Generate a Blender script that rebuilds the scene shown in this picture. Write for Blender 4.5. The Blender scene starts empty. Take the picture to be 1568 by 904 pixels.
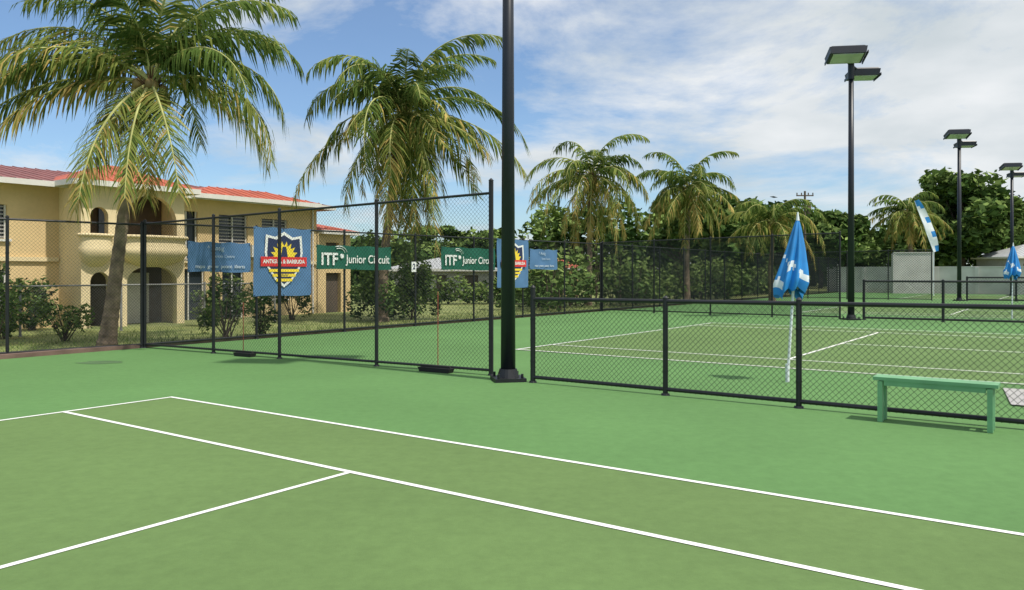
import bpy, math, random
from mathutils import Vector, Matrix
random.seed(7)
R=random.random
def U(a,b): return a+(b-a)*random.random()

sc=bpy.context.scene
sc.view_settings.view_transform='Standard'
sc.view_settings.look='None'
sc.view_settings.exposure=0
COL=sc.collection

# ------------------------------------------------------------ materials
def mat(name,col,rough=0.7,var=0.15,scale=3.0,bump=0.0,bscale=40,metal=0.0,col2=None,detail=5,trans=0.0,fine=0.0,spec=None,leaf=False):
    m=bpy.data.materials.new(name); m.use_nodes=True
    nt=m.node_tree; N=nt.nodes; L=nt.links
    b=N['Principled BSDF']
    if leaf:
        N.remove(b); b=N.new('ShaderNodeBsdfDiffuse'); L.new(b.outputs[0],N['Material Output'].inputs['Surface']); detail=1; cin='Color'
    else:
        b.inputs['Roughness'].default_value=rough
        b.inputs['Metallic'].default_value=metal
        if spec is not None: b.inputs['Specular IOR Level'].default_value=spec
        cin='Base Color'
    tc=N.new('ShaderNodeTexCoord')
    no=N.new('ShaderNodeTexNoise'); no.inputs['Scale'].default_value=scale; no.inputs['Detail'].default_value=detail
    L.new(tc.outputs['Object'],no.inputs['Vector'])
    rp=N.new('ShaderNodeValToRGB')
    c2=col2 if col2 else tuple(min(1,c*(1+var)) for c in col)
    c1=col if col2 else tuple(c*(1-var) for c in col)
    rp.color_ramp.elements[0].position=0.32; rp.color_ramp.elements[1].position=0.68
    rp.color_ramp.elements[0].color=(*c1,1); rp.color_ramp.elements[1].color=(*c2,1)
    L.new(no.outputs['Fac'],rp.inputs['Fac'])
    cout=rp.outputs['Color']
    if fine>0:
        n3=N.new('ShaderNodeTexNoise'); n3.inputs['Scale'].default_value=7; n3.inputs['Detail'].default_value=8; n3.inputs['Roughness'].default_value=.75
        L.new(tc.outputs['Object'],n3.inputs['Vector'])
        mr=N.new('ShaderNodeMapRange'); mr.inputs[1].default_value=.3; mr.inputs[2].default_value=.7; mr.inputs[3].default_value=1-fine; mr.inputs[4].default_value=1+fine
        L.new(n3.outputs['Fac'],mr.inputs[0])
        vm=N.new('ShaderNodeVectorMath'); vm.operation='SCALE'; L.new(cout,vm.inputs[0]); L.new(mr.outputs[0],vm.inputs['Scale']); cout=vm.outputs[0]
    L.new(cout,b.inputs[cin])
    if bump>0:
        n2=N.new('ShaderNodeTexNoise'); n2.inputs['Scale'].default_value=bscale; n2.inputs['Detail'].default_value=4
        L.new(tc.outputs['Object'],n2.inputs['Vector'])
        bp=N.new('ShaderNodeBump'); bp.inputs['Strength'].default_value=bump; bp.inputs['Distance'].default_value=0.02
        L.new(n2.outputs['Fac'],bp.inputs['Height']); L.new(bp.outputs['Normal'],b.inputs['Normal'])
    if trans>0:
        tr=N.new('ShaderNodeBsdfTranslucent'); L.new(cout,tr.inputs['Color'])
        mx=N.new('ShaderNodeMixShader'); mx.inputs[0].default_value=trans
        L.new(b.outputs[0],mx.inputs[1]); L.new(tr.outputs[0],mx.inputs[2])
        L.new(mx.outputs[0],N['Material Output'].inputs['Surface'])
    return m

M_out=mat('court_outer_green',(0.106,0.220,0.074),0.85,0.08,0.3,0.12,120,fine=.11,spec=.2)
M_in =mat('court_inner_green',(0.120,0.196,0.066),0.85,0.08,0.35,0.12,120,fine=.11,spec=.2)
M_line=mat('line_white_paint',(0.80,0.80,0.78),0.6,0.06,6,fine=.07)
M_grass=mat('grass_ground',(0.14,0.18,0.05),0.95,0,0.7,0.4,8,col2=(0.26,0.28,0.09),detail=6)
M_black=mat('fence_black',(0.010,0.011,0.014),0.45,0.2,5,detail=1)
M_wire=mat('wire_black',(0.045,0.05,0.055),leaf=True)
M_wireg=mat('wire_grey',(0.25,0.25,0.24),leaf=True)
M_conc=mat('concrete',(0.55,0.53,0.50),0.9,0.13,0.8,0.3,20)
M_pad=mat('concrete_pad_grey',(0.36,0.35,0.34),0.9,0.13,0.8,0.3,20,fine=.15)
M_curb=mat('curb_brown',(0.16,0.10,0.08),0.9,0.3,2.5,0.3,20)
M_pole=mat('pole_dark_paint',(0.008,0.011,0.02),0.4,0.2,2)
M_blue=mat('banner_blue',(0.075,0.17,0.33),0.7,0.1,2)
M_navy=mat('logo_navy',(0.015,0.025,0.08),0.7,0.1,2)
M_green=mat('banner_green',(0.005,0.095,0.06),0.6,0.08,2)
M_white=mat('white_vinyl',(0.75,0.75,0.73),0.6,0.04,5)
M_pale=mat('faded_print',(0.46,0.53,0.62),0.7,0.04,5)
M_yel=mat('logo_yellow',(0.85,0.62,0.04),0.6,0.05,5)
M_red=mat('logo_red',(0.62,0.03,0.03),0.6,0.05,5)
M_trunk=mat('palm_trunk_bark',(0.12,0.085,0.06),0.95,0,3.5,0.9,14,col2=(0.32,0.235,0.16))
M_fg=mat('palm_leaf_green',(0.095,0.145,0.036),0.5,0.35,0.9,trans=0.35,leaf=True)
M_fy=mat('palm_leaf_olive',(0.22,0.25,0.065),0.5,0.3,0.9,trans=0.35,leaf=True)
M_fb=mat('palm_leaf_yellow_brown',(0.44,0.33,0.11),0.6,0.3,0.9,trans=0.3,leaf=True)
M_rach=mat('palm_rachis',(0.42,0.42,0.17),leaf=True)
M_fib=mat('palm_fibre',(0.16,0.10,0.06),leaf=True,var=.4)
M_nut=mat('coconut_husk',(0.22,0.15,0.05),0.6,0.3,5)
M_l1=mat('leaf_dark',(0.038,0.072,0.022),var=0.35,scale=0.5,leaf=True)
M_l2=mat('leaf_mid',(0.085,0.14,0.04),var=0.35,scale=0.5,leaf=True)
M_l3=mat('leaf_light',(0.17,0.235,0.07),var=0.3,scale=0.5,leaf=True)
M_bark=mat('tree_bark',(0.10,0.08,0.06),leaf=True,var=.3)
M_wall=mat('stucco_cream',(0.70,0.52,0.27),0.9,0.09,0.6,0.2,30,fine=.06)
M_wall2=mat('stucco_light',(0.77,0.63,0.38),0.9,0.07,0.6,0.2,30,fine=.06)
M_roof=mat('roof_maroon',(0.22,0.08,0.075),0.6,0.2,1.2)
M_roofr=mat('roof_red',(0.42,0.09,0.045),0.6,0.2,1.2)
M_fasc=mat('fascia_white',(0.70,0.68,0.63),0.6,0.05,3)
M_shed=mat('shed_roof_grey',(0.42,0.43,0.44),0.6,0.1,3)
M_glass=mat('window_dark_glass',(0.03,0.04,0.05),0.12,0.3,1)
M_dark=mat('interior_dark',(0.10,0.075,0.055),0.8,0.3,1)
M_shut=mat('louvre_grey',(0.34,0.33,0.31),0.6,0.1,3)
M_bench=mat('bench_green_paint',(0.16,0.37,0.19),0.6,0.14,3,0.2,60)
M_umb=mat('umbrella_blue',(0.02,0.23,0.60),0.6,0.15,3)
M_umbw=mat('umbrella_white',(0.75,0.79,0.83),0.6,0.1,3)
M_headg=mat('lamp_glass',(0.5,0.5,0.5),0.3,0.1,3)
M_rs=mat('red_stick_paint',(0.35,0.08,0.05),0.6,0.1,3)
M_pool=mat('rubber_black',(0.015,0.015,0.016),0.8,0.2,3)
M_stain=mat('stain_dark',(0.07,0.14,0.052),0.8,0.2,3)
M_wood=mat('utility_pole_wood',(0.12,0.09,0.07),0.9,0.2,3)

# ------------------------------------------------------------ mesh helpers
class MB:
    def __init__(s): s.v=[]; s.f=[]; s.m=[]
    def add(s,vs,fs,mi=0):
        o=len(s.v); s.v.extend(vs)
        for f in fs: s.f.append(tuple(o+i for i in f)); s.m.append(mi)
    def box(s,c,sz,mi=0,rot=0.0,taper=1.0):
        cx,cy,cz=c; sx,sy,sz_=sz[0]/2,sz[1]/2,sz[2]/2
        ca,sa=math.cos(rot),math.sin(rot); vs=[]
        for z,t in ((-sz_,taper),(sz_,1.0)):
            for x,y in ((-sx,-sy),(sx,-sy),(sx,sy),(-sx,sy)):
                x*=t;y*=t
                vs.append((cx+x*ca-y*sa,cy+x*sa+y*ca,cz+z))
        s.add(vs,[(3,2,1,0),(4,5,6,7),(0,1,5,4),(1,2,6,5),(2,3,7,6),(3,0,4,7)],mi)
    def tube(s,p,q,r1,r2=None,n=10,mi=0,cap=True):
        if r2 is None: r2=r1
        p=Vector(p);q=Vector(q); d=(q-p).normalized()
        a=d.cross(Vector((0,0,1)) if abs(d.z)<0.9 else Vector((1,0,0))).normalized(); b=d.cross(a)
        vs=[]
        for c,r in ((p,r1),(q,r2)):
            for i in range(n):
                t=2*math.pi*i/n; vs.append(tuple(c+a*(r*math.cos(t))+b*(r*math.sin(t))))
        fs=[(i,(i+1)%n,n+(i+1)%n,n+i) for i in range(n)]
        if cap: fs+= [tuple(range(n-1,-1,-1)),tuple(range(n,2*n))]
        s.add(vs,fs,mi)
    def path(s,pts,rs,n=10,mi=0):
        vs=[];k=len(pts)
        for j in range(k):
            p=Vector(pts[j]); d=(Vector(pts[min(k-1,j+1)])-Vector(pts[max(0,j-1)])).normalized()
            a=d.cross(Vector((0,1,0.01)) if abs(d.y)<0.9 else Vector((1,0,0))).normalized(); b=d.cross(a)
            for i in range(n):
                t=2*math.pi*i/n; vs.append(tuple(p+a*(rs[j]*math.cos(t))+b*(rs[j]*math.sin(t))))
        fs=[]
        for j in range(k-1):
            for i in range(n): fs.append((j*n+i,j*n+(i+1)%n,(j+1)*n+(i+1)%n,(j+1)*n+i))
        fs.append(tuple((k-1)*n+i for i in range(n)))
        s.add(vs,fs,mi)
    def obj(s,name,mats,parent=None,smooth=False,loc=None,rotz=0):
        me=bpy.data.meshes.new(name); me.from_pydata(s.v,[],s.f)
        for m in mats: me.materials.append(m)
        me.polygons.foreach_set('material_index',s.m)
        if smooth: me.polygons.foreach_set('use_smooth',[True]*len(s.f))
        me.update()
        o=bpy.data.objects.new(name,me); COL.objects.link(o)
        if parent: o.parent=parent
        if loc: o.location=loc
        o.rotation_euler[2]=rotz
        return o
def empty(name,loc=(0,0,0),rotz=0):
    e=bpy.data.objects.new(name,None); e.location=loc; e.rotation_euler[2]=rotz; e.empty_display_size=0.3
    COL.objects.link(e); return e

# court frame
UX,UY=0.813,-0.582     # along the sidelines
WX,WY=0.582,0.813      # across, away from camera
ANG=math.atan2(WY,WX)

# ------------------------------------------------------------ ground
g=MB(); g.add([(-500,-200,-0.04),(500,-200,-0.04),(500,900,-0.04),(-500,900,-0.04)],[(0,1,2,3)]); g.obj('grass_ground',[M_grass])
C0=(-8.81,19.05)
def cp(u,w,z=0,o=C0): return (o[0]+UX*u+WX*w,o[1]+UY*u+WY*w,z)
g=MB(); g.add([cp(-0.1,-45),cp(70,-45),cp(70,67.2),cp(-0.1,67.2)],[(0,1,2,3)]); g.obj('tennis_court_surface',[M_out])
k=MB()
def kerb(a,b,w,h,mi=0):
    A=Vector(a);B=Vector(b);d=(B-A);L=d.length; c=(A+B)/2
    k.box((c.x,c.y,h/2-0.03),(L,w,h+0.06),mi,math.atan2(d.y,d.x))
kerb(cp(-0.12,-40)[:2]+(0,),cp(-0.12,-0.1)[:2]+(0,),0.2,0.09)
kerb(cp(-0.12,0)[:2]+(0,),cp(-0.12,67)[:2]+(0,),0.2,0.07)
k.obj('kerb',[M_curb])

def line(mb,a,b,w=0.05,z=0.008,mi=0):
    A=Vector((a[0],a[1],0));B=Vector((b[0],b[1],0));d=(B-A).normalized();n=Vector((-d.y,d.x,0))*(w/2)
    A=A-d*(w/2);B=B+d*(w/2)
    mb.add([(*(A-n).xy,z),(*(B-n).xy,z),(*(B+n).xy,z),(*(A+n).xy,z)],[(0,1,2,3)],mi)
O1=(-4.92,11.47)
def n1(u,w,z=0): return cp(u,-w,z,O1)
g=MB(); g.add([n1(0,0,.004),n1(0,12,.004),n1(25,12,.004),n1(25,0,.004)],[(0,1,2,3)]); g.obj('court_playing_area',[M_in])
g=MB(); W=.06
line(g,n1(0,0),n1(0,12),W) 
line(g,n1(0,0),n1(25,0),W,z=.009); line(g,n1(0,1.49),n1(25,1.49),W,z=.009); line(g,n1(0,10.5),n1(25,10.5),W,z=.009)
line(g,n1(5.33,1.49),n1(5.33,10.5),.055,z=.0085); line(g,n1(0,12),n1(25,12),W,z=.009)
g.obj('court_lines',[M_line])
def court(o):
    def q(u,w,z=0): return cp(u,w,z,o)
    a=MB(); a.add([q(0,0,.004),q(25,0,.004),q(25,12.1,.004),q(0,12.1,.004)],[(0,1,2,3)]); a.obj('court_playing_area',[M_in])
    b=MB(); W=.07
    line(b,q(0,0),q(0,12.1),W,.012)
    for w in (0,1.5,10.6,12.1): line(b,q(0,w),q(25,w),W,.016)
    for u in (5.8,19.2): line(b,q(u,1.5),q(u,10.6),W,.012)
    line(b,q(5.8,6.05),q(19.2,6.05),W,.014)
    b.obj('court_lines',[M_line])
    n=MB()
    for w in (-0.9,13.0): n.tube(q(12.5,w,0),q(12.5,w,1.1),.045,mi=0)
    for zz in [0.1+.09*i for i in range(10)]: n.tube(q(12.5,-.9,zz),q(12.5,13,zz),.006,n=3,mi=0,cap=False)
    for j in range(140): n.tube(q(12.5,-.9+.1*j,0.05),q(12.5,-.9+.1*j,1.0),.005,n=3,mi=0,cap=False)
    A=Vector(q(12.5,-.9,1.02));B=Vector(q(12.5,13,1.02)); n.tube(A,B,.035,n=6,mi=1)
    n.obj('tennis_net',[M_black,M_line])
court((.09,18.56)); court((13.2,36.2)); court((27.2,55.7))

# ------------------------------------------------------------ fences
def fence(name,p0,p1,h0,h1,npost,pitch=.08,wr=.0021,pr=.035,rr=.024,mid=False,posts=None,wm=None,pm=None,ptop=0.05,bottom=True):
    A=Vector((p0[0],p0[1],0));B=Vector((p1[0],p1[1],0));L=(B-A).length;d=(B-A)/L
    kk=(h1-h0)/L; mb=MB()
    H=lambda s:h0+kk*s
    P=lambda s,z:A+d*s+Vector((0,0,z))
    ts=posts if posts else [L*i/(npost-1) for i in range(npost)]
    for s in ts: 
        mb.tube(P(s,0),P(s,H(s)+ptop),pr,n=10); mb.tube(P(s,H(s)+ptop),P(s,H(s)+ptop+.03),pr*1.15,pr*.3,n=10)
        mb.tube(P(s,-.0),P(s,.03),pr*1.8,pr*1.5,n=10)
        if pr<.045:
            for q in (.25,.5,.75): mb.tube(P(s,H(s)*q),P(s,H(s)*q+.02),pr*1.2,n=8)
    mb.tube(P(0,h0),P(L,h1),rr,n=8)
    if bottom: mb.tube(P(0,.09),P(L,.09),rr,n=8)
    if mid: mb.tube(P(0,h0*.5),P(L,h1*.5),rr*.8,n=8)
    zb=.05; off=Vector((-d.y,d.x,0))*.03
    c=-max(h0,h1)-.1
    while c<L+max(h0,h1)+.1:
        for sg in (1,-1):
            if sg==1: s0=c; s1=(h0+c-zb)/(1-kk)
            else: s0=c; s1=(c+zb-h0)/(1+kk)
            f=lambda s:(s-c)*sg+zb
            a,b=min(s0,s1),max(s0,s1); a=max(a,0); b=min(b,L)
            if b-a>.02: mb.tube(P(a,f(a))+off*(1+.1*sg),P(b,f(b))+off*(1+.1*sg),wr,n=3,mi=1,cap=False)
        c+=pitch
    return mb.obj(name,[pm or M_black,wm or M_wire],smooth=False)
A=Vector((-8.81,19.05));B=Vector((-.367,13.95));LA=(B-A).length
fence('chain_link_fence',A,B,2.97,3.2,0,posts=[0,LA*(2.14/8.44),LA*(3.93/8.44),LA*(6.2/8.44),LA],ptop=.06,wr=.0024)
e=MB(); e.tube((-.367,13.95,0),(-.367,13.95,3.42),.042,n=12); e.tube((-.367,13.95,3.42),(-.367,13.95,3.46),.05,.01,n=12)
e.obj('fence_end_post',[M_black])
fence('chain_link_fence',(-8.86,19.02),(-8.86-.69*14,19.02-.724*14),2.95,2.95,6)
fence('chain_link_fence',cp(.02,.0),cp(.02,22.2),3.0,3.15,8)
fence('chain_link_fence',cp(.02,22.3),cp(.02,66.5),3.15,3.1,15,pitch=.16,wr=.006)
fence('chain_link_fence',cp(0.1,22.25),(12.75,30.9),3.2,3.35,5,pitch=.09,wr=.0065)
fence('chain_link_fence',cp(0.1,47),cp(10.4,47.3),3.2,3.3,5,pitch=.16,wr=.009)
fence('low_chain_link_fence',(.343,13.04),(8.2,13.04-.71*7.857),1.37,1.42,0,posts=[0,2.345,4.26,6.9,9.6],pr=.038,rr=.03,ptop=.05,wr=.0026)
e=MB(); e.tube((.343,13.04,0),(.343,13.04,1.56),.042,n=12); e.tube((.343,13.04,1.56),(.343,13.04,1.6),.05,.01,n=12); e.obj('fence_end_post',[M_black])
fence('low_chain_link_fence',(13.46,30.4),(13.46+.86*16,30.4-.51*16),1.48,1.48,7,pitch=.11,wr=.004,pr=.05,rr=.04)
fence('low_chain_link_fence',(29.2,51.0),(29.2+.86*16,51.0-.51*16),1.5,1.5,7,pitch=.16,wr=.006,pr=.06,rr=.05)
fence('boundary_fence',(-12-.582*9,25-.813*9),(-12+.582*5.5,25+.813*5.5),1.42,1.42,6,pitch=.09,wr=.003,wm=M_wireg,pm=M_wireg,bottom=False)

def weight(x,y,L):
    b=MB(); b.box((x,y,.04),(L,.16,.08),0,math.atan2(-.517,.856),.9); b.box((x,y,.1),(L*.9,.05,.04),0,math.atan2(-.517,.856)); b.obj('fence_weight',[M_pool])
weight(-5.75,17.1,.55); weight(-1.38,14.42,.72)
b=MB(); n=24; b.add([(-8.25+.42*math.cos(2*math.pi*i/n)*(1+.2*math.sin(5*i)),15.95+.3*math.sin(2*math.pi*i/n),.004) for i in range(n)],[tuple(range(n))]); b.obj('court_stain',[M_stain])
for (x,y,h) in ((-5.9,17.45,1.15),(-1.38,14.8,1.45)):
    b=MB(); b.tube((x,y,0),(x,y,h),.009,n=6); b.box((x,y,.012),(.2,.2,.024)); b.obj('singles_stick',[M_rs])
s_=empty('court_number_sign',cp(.1,9.35,2.0),ANG); b=MB(); b.box((0,0,0),(.22,.02,.34)); b.obj('plate',[M_white],s_)

# ------------------------------------------------------------ banners
def text(body,size,x,z,m,parent,y=-.03,sx=1,align='CENTER',bold=0):
    cu=bpy.data.curves.new('lettering','FONT'); cu.body=body; cu.size=size; cu.align_x=align; cu.align_y='CENTER'; cu.offset=bold
    cu.materials.append(m)
    o=bpy.data.objects.new('lettering',cu); COL.objects.link(o); o.parent=parent; o.location=(x,y,z); o.rotation_euler=(math.pi/2,0,0); o.scale=(sx,1,1); return o
text('2',.26,0,0,M_navy,s_,y=-.014,bold=.008)
def cloth(mb,w,h,mi=0,amp=.02,nx=24,nz=10):
    vs=[];ph=U(0,6)
    for j in range(nz+1):
        for i in range(nx+1):
            x=w*i/nx; z=h*j/nz
            sag=-.03*math.sin(math.pi*i/nx*3)**2*(j/nz)+.015*math.sin(math.pi*i/nx*2)*(1-j/nz)
            vs.append((x,amp*.7*math.sin(ph+x*5+z*2.5)*(.3+math.sin(math.pi*j/nz)),z+sag))
    mb.add(vs,[(j*(nx+1)+i,j*(nx+1)+i+1,(j+1)*(nx+1)+i+1,(j+1)*(nx+1)+i) for j in range(nz) for i in range(nx)],mi)
def banner(t0,t1,z0,z1,m):
    e=empty('fence_banner',cp(.12,t0,z0),ANG); mb=MB(); w=t1-t0;h=z1-z0
    cloth(mb,w,h); mb.obj('cloth',[m],e,smooth=True)
    eb=MB()
    for x in (0.03,w/2,w-.03):
        for z in (.03,h-.05): eb.tube((x,-.022,z),(x,.06,z),.012,n=8)
    eb.obj('eyelets',[M_black],e)
    return e,w,h
def shield_logo(e,w,h):
    def poly(pts,y,m,nm):
        b=MB(); b.add([(x,y,z) for x,z in pts],[tuple(range(len(pts)))]); b.obj(nm,[m],e)
    cx=w*.5
    def sh(s,cz=.53):
        pts=[(-.62,.72),(-.3,.66),(0,.82),(.3,.66),(.62,.72),(.66,.2),(.56,-.25),(.3,-.6),(0,-.82),(-.3,-.6),(-.56,-.25),(-.66,.2)]
        return [(cx+x*s*w*.5,h*cz+z*s*h*.5) for x,z in pts][::-1]
    poly(sh(1.0),-.034,M_white,'shield_edge'); poly(sh(.88),-.038,M_navy,'shield_field')
    pts=[]
    for i in range(19):
        a=math.pi*i/18; r=(.34 if i%2==0 else .24)*w*.72; pts.append((cx+r*math.cos(a),h*.55+r*math.sin(a)))
    poly(pts,-.042,M_yel,'sun')
    poly([(cx-.40*w,h*.43),(cx+.40*w,h*.43),(cx+.40*w,h*.57),(cx-.40*w,h*.57)],-.046,M_red,'ribbon')
    text('ANTIGUA & BARBUDA',.15*w/2,cx,h*.5,M_white,e,y=-.05,bold=.005,sx=.95)
    for i in range(3):
        z=h*(.37-.07*i); ww=w*(.26-.06*i)
        poly([(cx-ww,z-.02*h),(cx+ww,z-.02*h),(cx+ww,z+.022*h),(cx-ww,z+.022*h)],-.044,M_yel,'stripe')
    poly([(cx-.06*w,h*.57),(cx+.06*w,h*.57),(cx+.03*w,h*.72),(cx-.03*w,h*.72)],-.048,M_navy,'palm_mark')
    text('TENNIS',.07,cx,h*.3,M_navy,e,y=-.05)
def club(e,w,h):
    text('* Antig',.17,w*.42,h*.78,M_pale,e); text('Tennis Centre',.11,w*.55,h*.52,M_pale,e); text('mspo  grenw  potent  liberta',.125,w*.5,h*.18,M_pale,e,bold=.003)
def itf(e,w,h):
    text('ITF',.50,.15,h*.40,M_white,e,align='LEFT',bold=.012); text('Junior Circuit',.36,1.14,h*.42,M_white,e,align='LEFT',bold=.004,sx=.93)
    b=MB()
    for rr in (.17,.24):
        pts=[(.86+rr*math.cos(a)*1.3,-.03,h*.66+rr*math.sin(a)*.9) for a in [math.pi*(.05+.6*i/12) for i in range(13)]]
        for i in range(12): b.tube(pts[i],pts[i+1],.012,n=4)
    b.tube((.97,-.01,h*.55),(.97,-.04,h*.55),.07,n=16); b.obj('ball_emblem',[M_white],e)
e,w,h=banner(1.06,2.9,1.82,2.6,M_blue); club(e,w,h)
e,w,h=banner(3.0,4.97,1.16,3.06,M_blue); shield_logo(e,w,h)
e,w,h=banner(5.16,8.26,1.9,2.63,M_green); itf(e,w,h)
e,w,h=banner(10.74,13.85,1.9,2.72,M_green); itf(e,w,h)
e,w,h=banner(13.98,16.1,1.22,3.12,M_blue); shield_logo(e,w,h)
e,w,h=banner(16.2,18.3,1.94,2.78,M_blue); club(e,w,h)

# ------------------------------------------------------------ floodlight poles
def head(mb,cx,cy,cz,lx,ly,lz,rot,tilt):
    tmp=MB(); tmp.box((0,0,0),(lx,ly,lz),0,0,.92); tmp.box((0,0,lz/2+.03),(lx*.86,ly*.86,.06),0,0,1.1)
    tmp.box((0,0,-lz/2-.012),(lx*.8,ly*.8,.02),1); 
    for x in (-lx/2,lx/2): tmp.box((x,0,-lz/2+.02),(.03,ly*1.02,.1),0)
    Mx=Matrix.Translation((cx,cy,cz))@Matrix.Rotation(rot,4,'Z')@Matrix.Rotation(tilt,4,'X')
    vs=[tuple(Mx@Vector(v)) for v in tmp.v]
    o=len(mb.v); mb.v.extend(vs); mb.f.extend([tuple(o+i for i in f) for f in tmp.f]); mb.m.extend(tmp.m)
def lightpole(x,y,h,r0,r1):
    e=empty('floodlight_pole',(x,y,0)); b=MB()
    b.tube((0,0,0.04),(0,0,h),r0,r1,n=32); b.obj('shaft',[M_pole],e,smooth=True)
    b=MB(); b.box((0,0,.03),(.52,.52,.06),0,.2); b.tube((0,0,.06),(0,0,.2),r0*1.5,r0*1.15,n=20)
    for i in range(4):
        a=math.pi/4+i*math.pi/2+.2; b.tube((.28*math.cos(a),.28*math.sin(a),.06),(.28*math.cos(a),.28*math.sin(a),.13),.025,n=6)
    b.obj('base_plate',[M_black],e)
    b=MB(); 
    b.tube((-.5,-.35,h-.05),(.5,.35,h-.45),.05,n=8); b.tube((0,0,h-.8),(0,0,h+.05),r1*1.3,n=12)
    head(b,-.38,-.45,h+.0,1.35,.85,.26,-.15,math.radians(-16))
    head(b,.66,.5,h-.5,1.1,.8,.24,-.1,math.radians(-4))
    b.obj('lamp_heads',[M_pole,M_headg],e)
lightpole(-.065,13.28,10,.125,.075)
lightpole(12.97,30.4,10,.125,.09)
lightpole(28.7,51,10.6,.13,.10)
lightpole(39.0,62,10.0,.13,.10)

# ------------------------------------------------------------ bench
e=empty('court_bench',(4.98,9.36,0),math.atan2(UY,UX)); b=MB()
b.box((0,0,.525),(1.3,.3,.04)); b.obj('seat',[M_bench],e)
b=MB(); b.box((0,-.125,.475),(1.06,.03,.06)); b.box((0,.125,.475),(1.06,.03,.06)); b.obj('aprons',[M_bench],e)
for i,x in enumerate((-.57,.57)):
    b=MB(); b.box((x,-.1,.25),(.055,.1,.49)); b.box((x,.1,.25),(.055,.1,.49)); b.box((x,0,.2),(.04,.1,.06)); b.box((x,0,.46),(.045,.1,.06)); b.obj('leg_%d'%(i+1),[M_bench],e)

b=MB(); b.add([(6.75,10.75,.02),(12,7.0,.02),(13,8.6,.02),(7.6,12.3,.02)],[(0,1,2,3)]); b.obj('concrete_pad',[M_pad])

# ------------------------------------------------------------ umbrellas
def umbrella(x,y,h,lean,sc_=1.0):
    e=empty('closed_umbrella',(x,y,0)); b=MB()
    top=Vector((lean,0,h)); b.tube((0,0,0),top,.022*sc_,n=10); b.tube((0,0,0),(0,0,.3),.032,n=10)
    b.obj('mast',[M_umbw],e)
    b=MB(); n=80; K=22; zt=h-.05; zb=h-1.24; vs=[]
    for j in range(K):
        t=j/(K-1); z=zt+(zb-zt)*t; cx=lean*z/h-.07*t*t
        r0=.02+.235*t**.8
        if t>.85: r0*=1-(t-.85)*1.5
        for i in range(n):
            a=2*math.pi*i/n; r=r0*sc_*(1+(.10+.16*t)*math.sin(8*a+.7*t)+.07*math.sin(3*a+2+t*2)+.05*math.sin(13*a+t*5))
            zz=z-(.09*math.sin(2*a+1)+.05*math.sin(7*a))*t**3
            vs.append((cx+r*math.cos(a),r*math.sin(a),zz))
    for j in range(K-1):
        for i in range(n):
            t=j/K; q=math.sin(i*.33+j*.7)*1.0+math.sin(i*.21-j*.9+2)+.5*math.sin(j*1.9+i*1.1)
            b.f.append((j*n+i,j*n+(i+1)%n,(j+1)*n+(i+1)%n,(j+1)*n+i)); b.m.append(1 if (q>.85 and .42<t<.85) else 0)
    b.v=vs; b.obj('folded_canopy',[M_umb,M_umbw],e,smooth=True)
    b=MB(); b.tube(top-Vector((0,0,.06)),top+Vector((0,0,.08)),.03,.012,n=8)
    b.obj('finial',[M_umbw],e)
umbrella(4.54,13.1,2.72,.17)
umbrella(19.5,31,2.9,.05,1.1)

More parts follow.
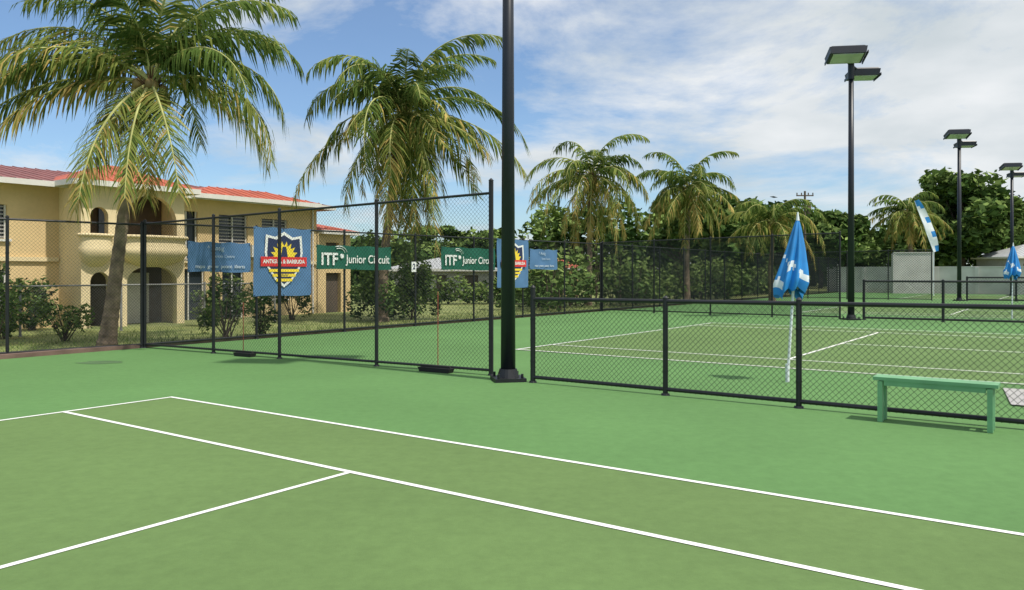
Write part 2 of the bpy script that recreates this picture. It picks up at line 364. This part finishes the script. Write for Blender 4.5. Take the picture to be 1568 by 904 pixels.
# ------------------------------------------------------------ palms
DN=Vector((0,0,-1))
def palm(pts,rad,fronds,leafL,nl,lw,seed,wind=(0,0,0),nuts=8):
    random.seed(seed)
    e=empty('palm_tree',(0,0,0))
    t=MB(); P=[Vector(p) for p in pts]; dense=[];rs=[]
    n=max(60,int((P[-1]-P[0]).length*12))
    for i in range(n+1):
        u=i/n*(len(P)-1); j=min(int(u),len(P)-2); f=u-j
        p0=P[max(0,j-1)];p1=P[j];p2=P[j+1];p3=P[min(len(P)-1,j+2)]
        q=.5*((2*p1)+(-p0+p2)*f+(2*p0-5*p1+4*p2-p3)*f*f+(-p0+3*p1-3*p2+p3)*f**3)
        dense.append(q); k=i/n
        rs.append(rad*(1-.42*k+.5*math.exp(-k*12))*(1+(.06 if i%3==0 else -.02)+U(-.02,.02)))
    t.path(dense,rs,12); t.obj('trunk',[M_trunk],e)
    C=dense[-1]; W=Vector(wind)
    fr=MB()
    for i in range(40):
        a=U(0,6.28); el=U(-.6,1.3); L=U(.3,.8)*rad*4
        fr.tube(C+Vector((0,0,-.25)),C+Vector((math.cos(a)*math.cos(el),math.sin(a)*math.cos(el),math.sin(el)))*L,.05*rad*5,.01,n=4,mi=4,cap=False)
    for (az,e0,L,droop,mi) in fronds:
        az=math.radians(az); K=16; pts_=[];p=C.copy(); tang=[]
        tw=U(-.4,.4); bend=U(-.3,.3); gf=U(.7,1.35); L*=U(.95,1.05)
        for j in range(K+1):
            s=j/K; el=math.radians(max(-88,e0-droop*s**1.15)); a=az+bend*s
            d=Vector((math.cos(a)*math.cos(el),math.sin(a)*math.cos(el),math.sin(el)))+W*s*.8
            d.normalize(); pts_.append(p.copy()); tang.append(d); p=p+d*(L/K)
        fr.path(pts_,[rad*.19*(1-.88*j/K)+.003 for j in range(K+1)],5,mi=3)
        gaps=[(U(.25,.95),U(.006,.022)) for _ in range(3)]; ragg=U(.1,.3)
        for q in range(nl):
            s=.10+.90*(q+.5)/nl; u=s*K; j=min(int(u),K-1); f=u-j
            o=pts_[j].lerp(pts_[j+1],f); T=tang[j].lerp(tang[j+1],f).normalized()
            S=T.cross(Vector((0,0,1)))
            if S.length<.2: S=Vector((math.sin(az),-math.cos(az),0))
            S.normalize(); Nn=S.cross(T).normalized()
            S=(S*math.cos(tw)+Nn*math.sin(tw)).normalized()
            prof=(min(1,(s-.02)/.2))**.6*(1-.55*max(0,(s-.45)/.55)**1.6)
            for sg in (1,-1):
                if R()<.07: continue
                if any(abs(s-gc)<gw for gc,gw in gaps): continue
                LL=leafL*prof*U(1-ragg*1.4,1.14)*(1+.08*math.sin(s*23+az))
                D=(S*sg*U(.6,1.0)+T*(.55+.55*s)*U(.7,1.3)+Nn*U(-.15,.25)).normalized()
                g_=U(.6,1.3)*gf
                d1=(D+DN*g_*.22).normalized(); m1=o+d1*LL*.3
                d2=(D+DN*g_*.85+W*1.2).normalized(); m2=m1+d2*LL*.35
                d3=(D*.55+DN*g_*1.6+W*2).normalized(); tp=m2+d3*LL*.42
                w=T*lw*U(.65,1.2)
                mm=mi
                if R()<.16: mm=min(2,mi+1)
                if mi==1 and R()<.3: mm=0
                if mi==2 and R()<.4: mm=1
                if s>.75 and R()<.3: mm=min(2,mi+1)
                fr.add([tuple(o-w*.4),tuple(o+w*.4),tuple(m1+w*.6),tuple(m1-w*.6),tuple(m2+w*.5),tuple(m2-w*.5),tuple(tp)],[(0,1,2,3),(3,2,4,5),(5,4,6)],mm)
    fr.obj('crown_fronds',[M_fg,M_fy,M_fb,M_rach,M_fib],e)
    nb=MB()
    for i in range(nuts):
        a=U(0,6.28); c=C+Vector((math.cos(a)*rad*1.9,math.sin(a)*rad*1.9,-U(.1,.5)))
        r=.12; vs=[];ns=8;nr=5
        for jj in range(nr+1):
            ph=math.pi*jj/nr
            for ii in range(ns):
                th=2*math.pi*ii/ns; vs.append((c.x+r*math.sin(ph)*math.cos(th),c.y+r*math.sin(ph)*math.sin(th),c.z+r*1.25*math.cos(ph)))
        nb.add(vs,[(jj*ns+ii,(jj+1)*ns+ii,(jj+1)*ns+(ii+1)%ns,jj*ns+(ii+1)%ns) for jj in range(nr) for ii in range(ns)])
    if nuts: nb.obj('coconuts',[M_nut],e,smooth=True)
    return e
def rf(n,L,seed,emin=-40,emax=80,dr=(90,145)):
    random.seed(seed); out=[]
    for i in range(n):
        k=i/(n-1); e0=emax+(emin-emax)*k**.9
        az=(i*137.5+U(-18,18))%360
        mi=0 if k<.38 else (1 if k<.74 else (2 if R()<.55 else 1))
        out.append((az,e0+U(-9,9),L*U(.74,1.14)*(.85 if k>.85 else 1),U(*dr) if e0>15 else U(45,85),mi))
    return out
hero=[(181,34,5.0,92,0),(170,50,4.9,82,1),(188,44,5.1,125,1),(197,24,5.3,100,1),(192,8,5.1,80,1),(205,2,5.0,80,2),(158,68,4.7,85,0),(214,34,5.2,125,1),
 (2,36,4.4,122,0),(9,57,4.2,112,0),(351,14,4.2,108,1),(332,42,4.1,130,0),(345,66,4.3,95,0),
 (281,-30,3.9,50,1),(300,-24,4.1,55,1),(256,-30,4.0,48,1),(293,-52,3.2,30,2),(240,-42,3.8,40,2),
 (60,62,4.4,85,0),(120,68,4.5,85,0),(40,76,4.4,75,0),(90,84,4.4,60,1),(195,80,4.7,65,0),(320,80,4.3,70,1),(270,74,3.8,95,0),(95,30,4.5,105,0),(135,20,4.5,100,1),(50,15,4.2,100,1)]
palm([(-10.0,19.6,-.05),(-9.86,19.6,1.0),(-9.74,19.6,2.0),(-9.56,19.6,3.4),(-9.36,19.6,5.0),(-8.9,19.6,6.5)],.18,hero,1.2,86,.05,3,nuts=12)
palm([(-4.9,30,-.05),(-4.8,30,2.5),(-4.5,30,5),(-4.05,30,7.8)],.19,rf(48,4.9,11,-80,84),1.2,60,.07,4,wind=(.13,0,-.03))
palm([(4.3,45,-.05),(4.4,45,2.5),(4.4,45,5),(4.55,45,7.3)],.18,rf(32,4.4,21,-55),1.1,44,.085,5,wind=(-.05,0,0))
palm([(11.0,50,-.05),(11.0,50,3),(11.1,50,5),(11.1,50,7.1)],.19,rf(30,4.0,33,-55),1.05,38,.095,6)
palm([(16.7,51,-.05),(16.6,51,2),(16.7,51,3.5),(16.7,51,5.0)],.18,rf(24,3.8,43,-20,75),.95,34,.095,7)
palm([(37.2,74,-.05),(37.2,74,3),(37.0,74,5),(36.9,74,7.4)],.22,rf(30,4.4,53,-50),1.1,34,.12,8)

# ------------------------------------------------------------ broadleaf vegetation
def clump(mb,c,r,n,ls,mats=(0,1,2)):
    cx,cy,cz=c; rx,ry,rz=r
    for i in range(n):
        th=U(0,6.283); z=U(-1,1); q=math.sqrt(1-z*z); rr=U(.4,1.0)**.5
        if R()<.16: rr*=U(1.0,1.3)
        x=cx+rx*q*math.cos(th)*rr; y=cy+ry*q*math.sin(th)*rr; zz=cz+rz*z*rr
        if zz<0.02: zz=U(.02,.3)
        a=Vector((U(-1,1),U(-1,1),U(-.6,.6))).normalized(); b_=a.cross(Vector((U(-1,1),U(-1,1),U(-1,1)))).normalized()
        s=ls*U(.6,1.3); a*=s; b_*=s*.5; p=Vector((x,y,zz))
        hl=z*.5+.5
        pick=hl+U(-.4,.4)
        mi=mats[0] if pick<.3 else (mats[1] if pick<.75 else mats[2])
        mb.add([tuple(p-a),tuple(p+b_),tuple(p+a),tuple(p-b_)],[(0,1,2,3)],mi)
LM=[M_l1,M_l2,M_l3,M_bark]
def tree(name,x,y,h,r,n,ls,seed,trunk=True,nc=16):
    random.seed(seed); mb=MB()
    if trunk:
        mb.path([(x,y,-.05),(x+.1,y,h*.2),(x-.1,y,h*.45)],[h*.03,h*.024,h*.018],8,mi=3)
    for i in range(nc):
        a=i*2.4+U(-.4,.4); k=U(0,1); zc=h*(.36+.52*k); rr=r*math.sqrt(max(.1,1-((k-.35)/.75)**2))*U(.3,.78)
        cx,cy=x+rr*math.cos(a),y+rr*math.sin(a)
        if trunk: mb.tube((x-.1*(R()),y,h*U(.25,.42)),(cx,cy,zc),h*.01,h*.003,n=5,mi=3,cap=False)
        s=r*U(.2,.4); clump(mb,(cx,cy,zc),(s,s,s*.75),n//nc,ls,random.choice([(0,1,2),(1,1,2),(0,1,2),(1,2,2)]))
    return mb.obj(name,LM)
def shrub(x,y,h,r,n,ls,seed,name='shrub'):
    random.seed(seed); mb=MB()
    for i in range(13):
        a=U(0,6.28); q=r*U(.1,.95); s=r*U(.22,.42); zc=U(.15,.85)*h
        cx,cy=x+q*math.cos(a),y+q*math.sin(a)
        mb.tube((x+U(-.1,.1),y+U(-.1,.1),-.03),(cx,cy,zc+h*.15),.02,.006,n=5,mi=3,cap=False)
        clump(mb,(cx,cy,zc),(s,s,h*.2),n//13,ls,(0,1,2) if R()<.5 else (1,2,2))
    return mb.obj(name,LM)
tree('broadleaf_tree',47.5,84,13.2,6.2,12000,.42,101,nc=34)
tree('broadleaf_tree',36.5,94,9.5,5.0,6000,.45,102,nc=22)
tree('broadleaf_tree',58,90,11.5,5.5,6000,.45,103,nc=22)
tree('broadleaf_tree',18.3,66,8.6,4.0,5000,.36,104,nc=22)
tree('broadleaf_tree',16.0,74,9.6,4.0,5000,.38,105,nc=22)
tree('broadleaf_tree',31.5,76,8.0,4.0,5000,.38,106,nc=20)
tree('broadleaf_tree',-5.6,60,5.6,2.8,3500,.26,107)
tree('broadleaf_tree',-1.8,60,5.0,2.6,3000,.26,108)
random.seed(55); mb=MB()
for i in range(135):
    x=-60+i*1.1+U(-.8,.8); y=U(93,112)
    top=(8.8+1.4*math.sin(x*.23)+U(-1.6,1.8)) if x>2 else (6.0+U(-1.2,1.4))
    mm=random.choice([(0,1,2),(0,1,1),(1,2,2),(0,0,1),(0,1,2)])
    for zc in (top*.3,top*.72):
        s=U(1.8,3.2); clump(mb,(x+U(-1,1),y,zc),(s,s*.8,top*.3),230,.52,mm)
mb.obj('distant_trees',LM)
random.seed(56); mb=MB()
for i in range(60):
    t=21+i*.74; p=cp(-3.4+U(-1.6,1.4),t); hh=U(1.3,3.3); s=U(.8,1.5)
    mm=random.choice([(0,1,2),(1,2,2),(1,1,2),(1,2,2)])
    for kx in range(3):
        mb.tube((p[0],p[1],0),(p[0]+U(-.7,.7),p[1]+U(-.5,.5),hh),.03,.01,n=4,mi=3,cap=False)
    clump(mb,(p[0],p[1],hh*.5),(s,s,hh*.5),200,.17,mm)
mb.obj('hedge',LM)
random.seed(57); mb=MB()
for i in range(26):
    x=-9.5+i*.42; y=47+U(-1.2,1.2); hh=U(.9,1.9)
    clump(mb,(x,y,hh*.5),(.7,.7,hh*.5),130,.15,random.choice([(0,1,2),(0,1,1),(1,2,2)]))
mb.obj('hedge',LM)
shrub(-7.85,21.9,1.8,.75,1500,.06,61)
shrub(-7.3,23.2,1.3,.6,800,.06,62)
shrub(-13.0,19.9,1.6,.75,1100,.065,63)
shrub(-12.0,21.3,1.1,.7,900,.06,65)
shrub(-14.2,22.1,2.1,.9,1300,.07,64)
shrub(-15.4,25.5,1.6,.9,1100,.08,66)
shrub(-5.0,30.4,3.3,1.2,3200,.085,67)
shrub(-3.9,31.2,2.8,1.0,2200,.085,70)
shrub(-8.6,31.0,1.7,.8,1200,.08,68)
shrub(-10.4,27.4,1.2,.7,900,.07,69)
shrub(1.4,43,3.0,1.4,2000,.13,72)
random.seed(77); mb=MB()
for i in range(8000):
    t=U(-14,30); o=-.35-abs(random.gauss(0,1))*3.0
    p=cp(o,t); hh=U(.02,.12); a=U(0,6.28); w=U(.006,.014)
    dx,dy=math.cos(a)*w,math.sin(a)*w; lx,ly=U(-.05,.05),U(-.05,.05)
    mb.add([(p[0]-dx,p[1]-dy,-.04),(p[0]+dx,p[1]+dy,-.04),(p[0]+lx,p[1]+ly,hh)],[(0,1,2)],1 if R()<.12 else 2)
mb.obj('grass_tufts',LM)

# ------------------------------------------------------------ house
H=empty('two_storey_house',(-14.6,28,-.2),ANG)
def wall_open(mb,x0,x1,z0,z1,y,ops,mi=0,th=.22):
    xs=sorted({x0,x1,*[o[0] for o in ops],*[o[1] for o in ops]}); zs=sorted({z0,z1,*[o[2] for o in ops],*[o[3] for o in ops]})
    for i in range(len(xs)-1):
        for j in range(len(zs)-1):
            cx=(xs[i]+xs[i+1])/2;cz=(zs[j]+zs[j+1])/2
            if any(o[0]<cx<o[1] and o[2]<cz<o[3] for o in ops): continue
            mb.add([(xs[i],y,zs[j]),(xs[i+1],y,zs[j]),(xs[i+1],y,zs[j+1]),(xs[i],y,zs[j+1])],[(0,1,2,3)],mi)
    for a,b_,c,d in ops:
        mb.add([(a,y,c),(b_,y,c),(b_,y,d),(a,y,d),(a,y+th,c),(b_,y+th,c),(b_,y+th,d),(a,y+th,d)],[(0,1,5,4),(1,2,6,5),(2,3,7,6),(3,0,4,7)],mi)
mainw=[(-12,-10.6,3.1,4.2),(-8.6,-7.2,3.1,4.2),(-4.6,-2.9,3.1,4.2),(4.84,6.2,3.15,4.35),(6.9,8.25,3.15,4.3),(3.0,3.9,2.55,4.4),
       (-12,-10.6,.9,2.1),(-8.6,-7.2,.9,2.1),(-4.6,-2.9,.9,2.1),(2.9,4.2,.1,2.15),(5.0,6.0,.1,2.1),(6.9,8.2,.9,2.1)]
b=MB(); wall_open(b,-14,9.87,0,5.0,0,mainw)
b.add([(9.87,0,0),(9.87,9,0),(9.87,9,5),(9.87,0,5),(-14,0,0),(-14,9,0),(-14,9,5),(-14,0,5)],[(0,1,2,3),(4,7,6,5),(1,5,6,2)],0)
b.obj('walls',[M_wall],H)
b=MB()
for a,c_,z0,z1 in mainw:
    b.add([(a,.18,z0),(c_,.18,z0),(c_,.18,z1),(a,.18,z1)],[(0,1,2,3)],0)
    if z1-z0<1.5:
        nn=9
        for i in range(nn): z=z0+(z1-z0)*(i+.5)/nn; b.box(((a+c_)/2,.13,z),((c_-a)*.94,.05,.05),1)
    for xx in (a+.03,(a+c_)/2,c_-.03): b.box((xx,.11,(z0+z1)/2),(.05,.06,z1-z0),2)
    b.box(((a+c_)/2,-.04,z0-.05),(c_-a+.2,.1,.08),2)
b.obj('windows',[M_glass,M_shut,M_fasc],H)
b=MB(); b.box((-7.7,-.05,2.45),(12.7,.08,.14),0);b.box((6.2,-.05,2.45),(7.3,.08,.14),0); b.obj('string_course',[M_wall2],H)
b=MB(); b.box((6.5,-.2,2.9),(.7,.32,.5),0); b.box((-5.5,-.2,2.9),(.7,.32,.5),0)
for x in (2.7,9.6,-6.4): b.tube((x,-.06,0),(x,-.06,4.9),.04,n=8)
b.obj('ac_units_and_downpipes',[M_fasc],H)
def hip(mb,x0,x1,y0,y1,z,ze,mi,ov=.6,fm=1):
    x0-=ov;x1+=ov;y0-=ov;y1+=ov; d=(y1-y0)/2; ym=(y0+y1)/2
    if x1-x0>2*d: r0,r1=x0+d,x1-d
    else: r0=r1=(x0+x1)/2
    mb.add([(x0,y0,z),(x1,y0,z),(x1,y1,z),(x0,y1,z),(r0,ym,ze),(r1,ym,ze)],[(0,1,5,4),(1,2,5),(2,3,4,5),(3,0,4)],mi)
    mb.box(((x0+x1)/2,y0,z-.09),(x1-x0,.05,.18),fm); mb.box((x1,ym,z-.09),(.05,y1-y0-.1,.18),fm); mb.box((x0,ym,z-.09),(.05,y1-y0-.1,.18),fm)
    mb.add([(x0+.03,y0+.03,z-.05),(x1-.03,y0+.03,z-.05),(x1-.03,y1,z-.05),(x0+.03,y1,z-.05)],[(3,2,1,0)],fm)
    k=x0+.5
    while k<x1:
        f=min(1,(k-x0)/d,(x1-k)/d)
        if f>.05: mb.tube((k,y0,z+.01),(k,y0+d*f,z+(ze-z)*f+.01),.018,n=4,mi=mi,cap=False)
        k+=.4
b=MB(); hip(b,-14,9.87,0,9,5.02,6.0,0); b.obj('main_roof',[M_roof,M_fasc],H)
b=MB(); hip(b,3.6,9.2,-.45,2.4,5.06,5.55,0,.3); b.obj('front_roof',[M_roofr,M_fasc],H)
b=MB(); b.tube((-3.6,1.5,5.2),(-3.6,1.5,5.95),.05); b.tube((-3.6,1.5,5.95),(-3.6,1.5,6.0),.09); b.obj('vent_pipe',[M_fasc],H)
def arch_wall(mb,x0,x1,z0,z1,y,oa,ob,os,th=.25,mi=0):
    r=(ob-oa)/2;cx=(oa+ob)/2; n=14
    mb.add([(x0,y,z0),(oa,y,z0),(oa,y,z1),(x0,y,z1)],[(0,1,2,3)],mi); mb.add([(ob,y,z0),(x1,y,z0),(x1,y,z1),(ob,y,z1)],[(0,1,2,3)],mi)
    rz=min(r,z1-os-.15)
    ar=[(cx-r*math.cos(math.pi*i/n),os+rz*math.sin(math.pi*i/n)) for i in range(n+1)]
    for i in range(n):
        a,c=ar[i],ar[i+1]
        mb.add([(a[0],y,a[1]),(c[0],y,c[1]),(c[0],y,z1),(a[0],y,z1)],[(0,1,2,3)],mi)
        mb.add([(a[0],y,a[1]),(c[0],y,c[1]),(c[0],y+th,c[1]),(a[0],y+th,a[1])],[(3,2,1,0)],mi)
    mb.add([(oa,y,z0),(oa,y,os),(oa,y+th,os),(oa,y+th,z0)],[(0,1,2,3)],mi); mb.add([(ob,y,z0),(ob,y,os),(ob,y+th,os),(ob,y+th,z0)],[(3,2,1,0)],mi)
b=MB(); Y=-1.5
arch_wall(b,-1.3,-.15,2.4,5.0,Y,-1.0,-.4,3.9); arch_wall(b,-.15,2.4,2.4,5.0,Y,.15,2.1,3.75)
arch_wall(b,-1.3,-.15,0,2.4,Y,-1.0,-.35,1.7); arch_wall(b,-.15,2.4,0,2.4,Y,.25,2.1,1.7)
b.add([(-1.3,Y,0),(-1.3,0,0),(-1.3,0,5),(-1.3,Y,5)],[(0,1,2,3)],0)
b.add([(2.4,Y,0),(2.4,0,0),(2.4,0,5),(2.4,Y,5)],[(3,2,1,0)],0)
b.add([(-1.3,Y+.01,2.4),(2.4,Y+.01,2.4),(2.4,-.01,2.4),(-1.3,-.01,2.4)],[(0,1,2,3)],0)
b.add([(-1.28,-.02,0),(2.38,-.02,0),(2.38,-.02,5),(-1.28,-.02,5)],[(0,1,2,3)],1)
b.obj('balcony_bay',[M_wall2,M_dark],H)
b=MB(); b.box((.5,-.06,3.4),(1.0,.05,1.9),0); b.box((.5,-.10,3.4),(.06,.04,1.9),1); b.box((1.4,-.06,1.0),(.9,.05,2.0),1); b.obj('bay_doors',[M_glass,M_fasc],H)
b=MB(); hip(b,-1.3,2.4,-1.5,1.8,5.05,5.85,0,.4); b.obj('bay_roof',[M_roofr,M_fasc],H)
def parapet(x0,x1,y,proj,nm,z0=2.2):
    mb=MB(); prof=[(.0,0),(.22,.08),(.6,.25),(.82,.45),(.85,.62),(.7,.85),(.78,1.05)]; n=16; vs=[]
    cx=(x0+x1)/2;hw=(x1-x0)/2
    for f,dz in prof:
        for i in range(n+1):
            a=math.pi*i/n; ca=-math.cos(a); sa=math.sin(a)**.6 if math.sin(a)>1e-6 else 0
            vs.append((cx+ca*hw*(.35+.65*min(1,f/.8)),y-proj*f*sa,z0+dz))
    mb.add(vs,[(j*(n+1)+i,j*(n+1)+i+1,(j+1)*(n+1)+i+1,(j+1)*(n+1)+i) for j in range(len(prof)-1) for i in range(n)])
    K=len(prof)-1; top=vs[K*(n+1):(K+1)*(n+1)]
    for i in range(n): mb.tube(top[i],top[i+1],.06,n=6)
    mb.obj(nm,[M_wall2],H,smooth=True)
parapet(-.1,2.4,Y,.8,'balcony_parapet'); parapet(-1.4,-.3,Y,.5,'side_parapet')
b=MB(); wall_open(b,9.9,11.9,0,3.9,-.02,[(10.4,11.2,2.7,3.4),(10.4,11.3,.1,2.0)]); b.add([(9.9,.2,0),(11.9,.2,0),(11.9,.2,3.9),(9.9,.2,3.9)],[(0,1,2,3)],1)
b.add([(11.9,-.02,0),(11.9,5,0),(11.9,5,3.9),(11.9,-.02,3.9)],[(0,1,2,3)],0); b.add([(9.9,-.02,3.9),(11.9,-.02,3.9),(11.9,5,3.9),(9.9,5,3.9)],[(0,1,2,3)],0)
b.obj('annex_walls',[M_wall,M_dark],H)
b=MB(); hip(b,10.3,11.9,0,5,3.95,4.5,0,.3); b.obj('annex_roof',[M_roofr,M_fasc],H)

def smallhouse(x,y,w,d,h,rh,wm,rm,rot=0,name='small_house'):
    e=empty(name,(x,y,-.04),rot); b=MB(); ops=[(w*.15,w*.3,.9,h*.8),(w*.45,w*.55,.05,h*.8),(w*.7,w*.85,.9,h*.8)]
    wall_open(b,0,w,0,h,0,ops); b.add([(w,0,0),(w,d,0),(w,d,h),(w,0,h),(0,0,0),(0,d,0),(0,d,h),(0,0,h)],[(0,1,2,3),(4,7,6,5)],0)
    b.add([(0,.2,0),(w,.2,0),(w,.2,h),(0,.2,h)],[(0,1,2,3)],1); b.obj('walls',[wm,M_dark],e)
    b=MB(); hip(b,0,w,0,d,h+.02,h+rh,0,.4); b.obj('roof',[rm,M_fasc],e)
smallhouse(-8.2,53,7.0,6,2.1,.8,M_shut,M_shed)
smallhouse(1.2,60,3.8,5,2.2,1.0,M_wall,M_roofr)
smallhouse(48.5,77,7,6,3.4,1.3,M_shut,M_shed,name='grey_roof_shelter')

e=empty('concrete_wall',(30.5,74,0),math.atan2(UY,UX)); b=MB(); b.box((14,0,1.1),(30,.2,2.3)); b.obj('panel',[M_conc],e)
b=MB(); b.box((14,0,2.3),(30.2,.3,.1)); 
for i in range(11): b.box((-.9+i*3,-.08,1.12),(.3,.32,2.34))
b.obj('coping_and_piers',[M_conc],e)
e=empty('practice_wall',(34.9,69.2,0),math.atan2(UY,UX)*.3); b=MB(); b.box((0,0,1.75),(3.1,.25,3.5)); b.box((0,0,3.55),(3.2,.35,.1)); 
for x in (-1.55,1.55): b.box((x,.1,1.75),(.2,.5,3.5))
b.obj('panel',[M_conc],e)

# feather flag
e=empty('feather_flag',(32.9,62,0)); b=MB(); b.tube((0,0,0),(0,0,3.4),.035,n=8); b.tube((0,0,3.4),(-1.5,0,7.4),.03,.015,n=8); b.obj('mast',[M_umbw],e)
b=MB(); vs=[];n=18
for i in range(n+1):
    t=i/n; cx=-1.5*t; z=3.4+4.0*t; w=.62*math.sin(math.pi*(.12+.80*t))**.6+.05
    for q in (0,.5,1): vs.append((cx+q*w,.06*math.sin(t*9+q*3),z+q*.12))
for i in range(n):
    for q in (0,1): b.f.append((i*3+q,i*3+q+1,(i+1)*3+q+1,(i+1)*3+q)); b.m.append(1 if (q==1 and i%5<2) or i>n-3 else 0)
b.v=vs; b.obj('sail',[M_umbw,M_umb],e,smooth=True)
e=empty('utility_pole',(25.8,70,0)); b=MB(); b.tube((0,0,0),(0,0,9.0),.12,.09); b.box((0,0,8.6),(1.5,.1,.1)); b.box((0,0,8.0),(1.2,.1,.1))
for x in (-.7,-.3,.3,.7): b.tube((x,0,8.65),(x,0,8.85),.05)
b.tube((.35,0,7.0),(.35,0,7.8),.2); b.obj('shaft_and_arms',[M_wood],e)

# ------------------------------------------------------------ world
SUN_EL=math.radians(60); sx,sy=UX,UY
nrm=math.hypot(sx,sy); sx/=nrm; sy/=nrm
w=bpy.data.worlds.new('World'); sc.world=w; w.use_nodes=True
nt=w.node_tree; N=nt.nodes; L=nt.links; bg=N['Background']; bg.inputs['Strength'].default_value=0.1
sky=N.new('ShaderNodeTexSky'); sky.sky_type='NISHITA'; sky.sun_disc=False; sky.sun_elevation=SUN_EL; sky.sun_rotation=math.atan2(sx,sy)
sky.air_density=1.0; sky.dust_density=0.6; sky.ozone_density=2.2
tint=N.new('ShaderNodeMix'); tint.data_type='RGBA'; tint.blend_type='MULTIPLY'; tint.inputs['Factor'].default_value=1; tint.inputs['B'].default_value=(1.08,1.28,1.45,1)
L.new(sky.outputs[0],tint.inputs['A'])
tc=N.new('ShaderNodeTexCoord'); sp=N.new('ShaderNodeSeparateXYZ'); L.new(tc.outputs['Generated'],sp.inputs[0])
def mth(op,a,b=None):
    m=N.new('ShaderNodeMath'); m.operation=op
    for i,v in enumerate((a,b)):
        if v is None: continue
        if isinstance(v,(int,float)): m.inputs[i].default_value=v
        else: L.new(v,m.inputs[i])
    return m.outputs[0]
den=mth('ADD',mth('MAXIMUM',sp.outputs['Z'],0.0),0.2)
cx=mth('DIVIDE',sp.outputs['X'],den); cy=mth('DIVIDE',sp.outputs['Y'],den)
cb=N.new('ShaderNodeCombineXYZ'); L.new(cx,cb.inputs[0]); L.new(cy,cb.inputs[1]); cb.inputs[2].default_value=3.3
n1_=N.new('ShaderNodeTexNoise'); n1_.inputs['Scale'].default_value=1.05; n1_.inputs['Detail'].default_value=10; n1_.inputs['Roughness'].default_value=.62; n1_.inputs['Distortion'].default_value=.3
L.new(cb.outputs[0],n1_.inputs['Vector'])
bias=mth('MULTIPLY',sp.outputs['X'],0.13)
bz=mth('MULTIPLY',sp.outputs['Z'],0.18)
val=mth('ADD',mth('ADD',n1_.outputs['Fac'],bias),bz)
rp=N.new('ShaderNodeValToRGB'); L.new(val,rp.inputs[0]); rp.color_ramp.elements[0].position=.45; rp.color_ramp.elements[1].position=.62
rp.color_ramp.elements[0].color=(0.06,0.06,0.06,1); rp.color_ramp.elements[1].color=(.96,.96,.96,1)
n2_=N.new('ShaderNodeTexNoise'); n2_.inputs['Scale'].default_value=1.9; n2_.inputs['Detail'].default_value=7; L.new(cb.outputs[0],n2_.inputs['Vector'])
r2=N.new('ShaderNodeValToRGB'); L.new(n2_.outputs['Fac'],r2.inputs[0]); r2.color_ramp.elements[0].position=.35; r2.color_ramp.elements[1].position=.65
r2.color_ramp.elements[0].color=(6.3,6.9,7.2,1); r2.color_ramp.elements[1].color=(8.9,9.1,9.2,1)
mx=N.new('ShaderNodeMix'); mx.data_type='RGBA'
L.new(rp.outputs[0],mx.inputs['Factor']); L.new(tint.outputs['Result'],mx.inputs['A']); L.new(r2.outputs[0],mx.inputs['B'])
L.new(mx.outputs['Result'],bg.inputs['Color'])

sd=bpy.data.lights.new('sun','SUN'); sd.energy=4.2; sd.angle=math.radians(1.5); sd.color=(1,.95,.86)
so=bpy.data.objects.new('sun',sd); COL.objects.link(so)
v=Vector((sx*math.cos(SUN_EL),sy*math.cos(SUN_EL),math.sin(SUN_EL)))
so.rotation_euler=(-v).to_track_quat('-Z','Y').to_euler(); so.location=(0,0,30)

# ------------------------------------------------------------ camera
cd=bpy.data.cameras.new('camera'); cd.sensor_width=36; cd.lens=27.94; cd.shift_y=-34/1568; cd.clip_end=2000; cd.clip_start=.05
co=bpy.data.objects.new('camera',cd); COL.objects.link(co); co.location=(0,0,1.8); co.rotation_euler=(math.pi/2,0,0)
sc.camera=co
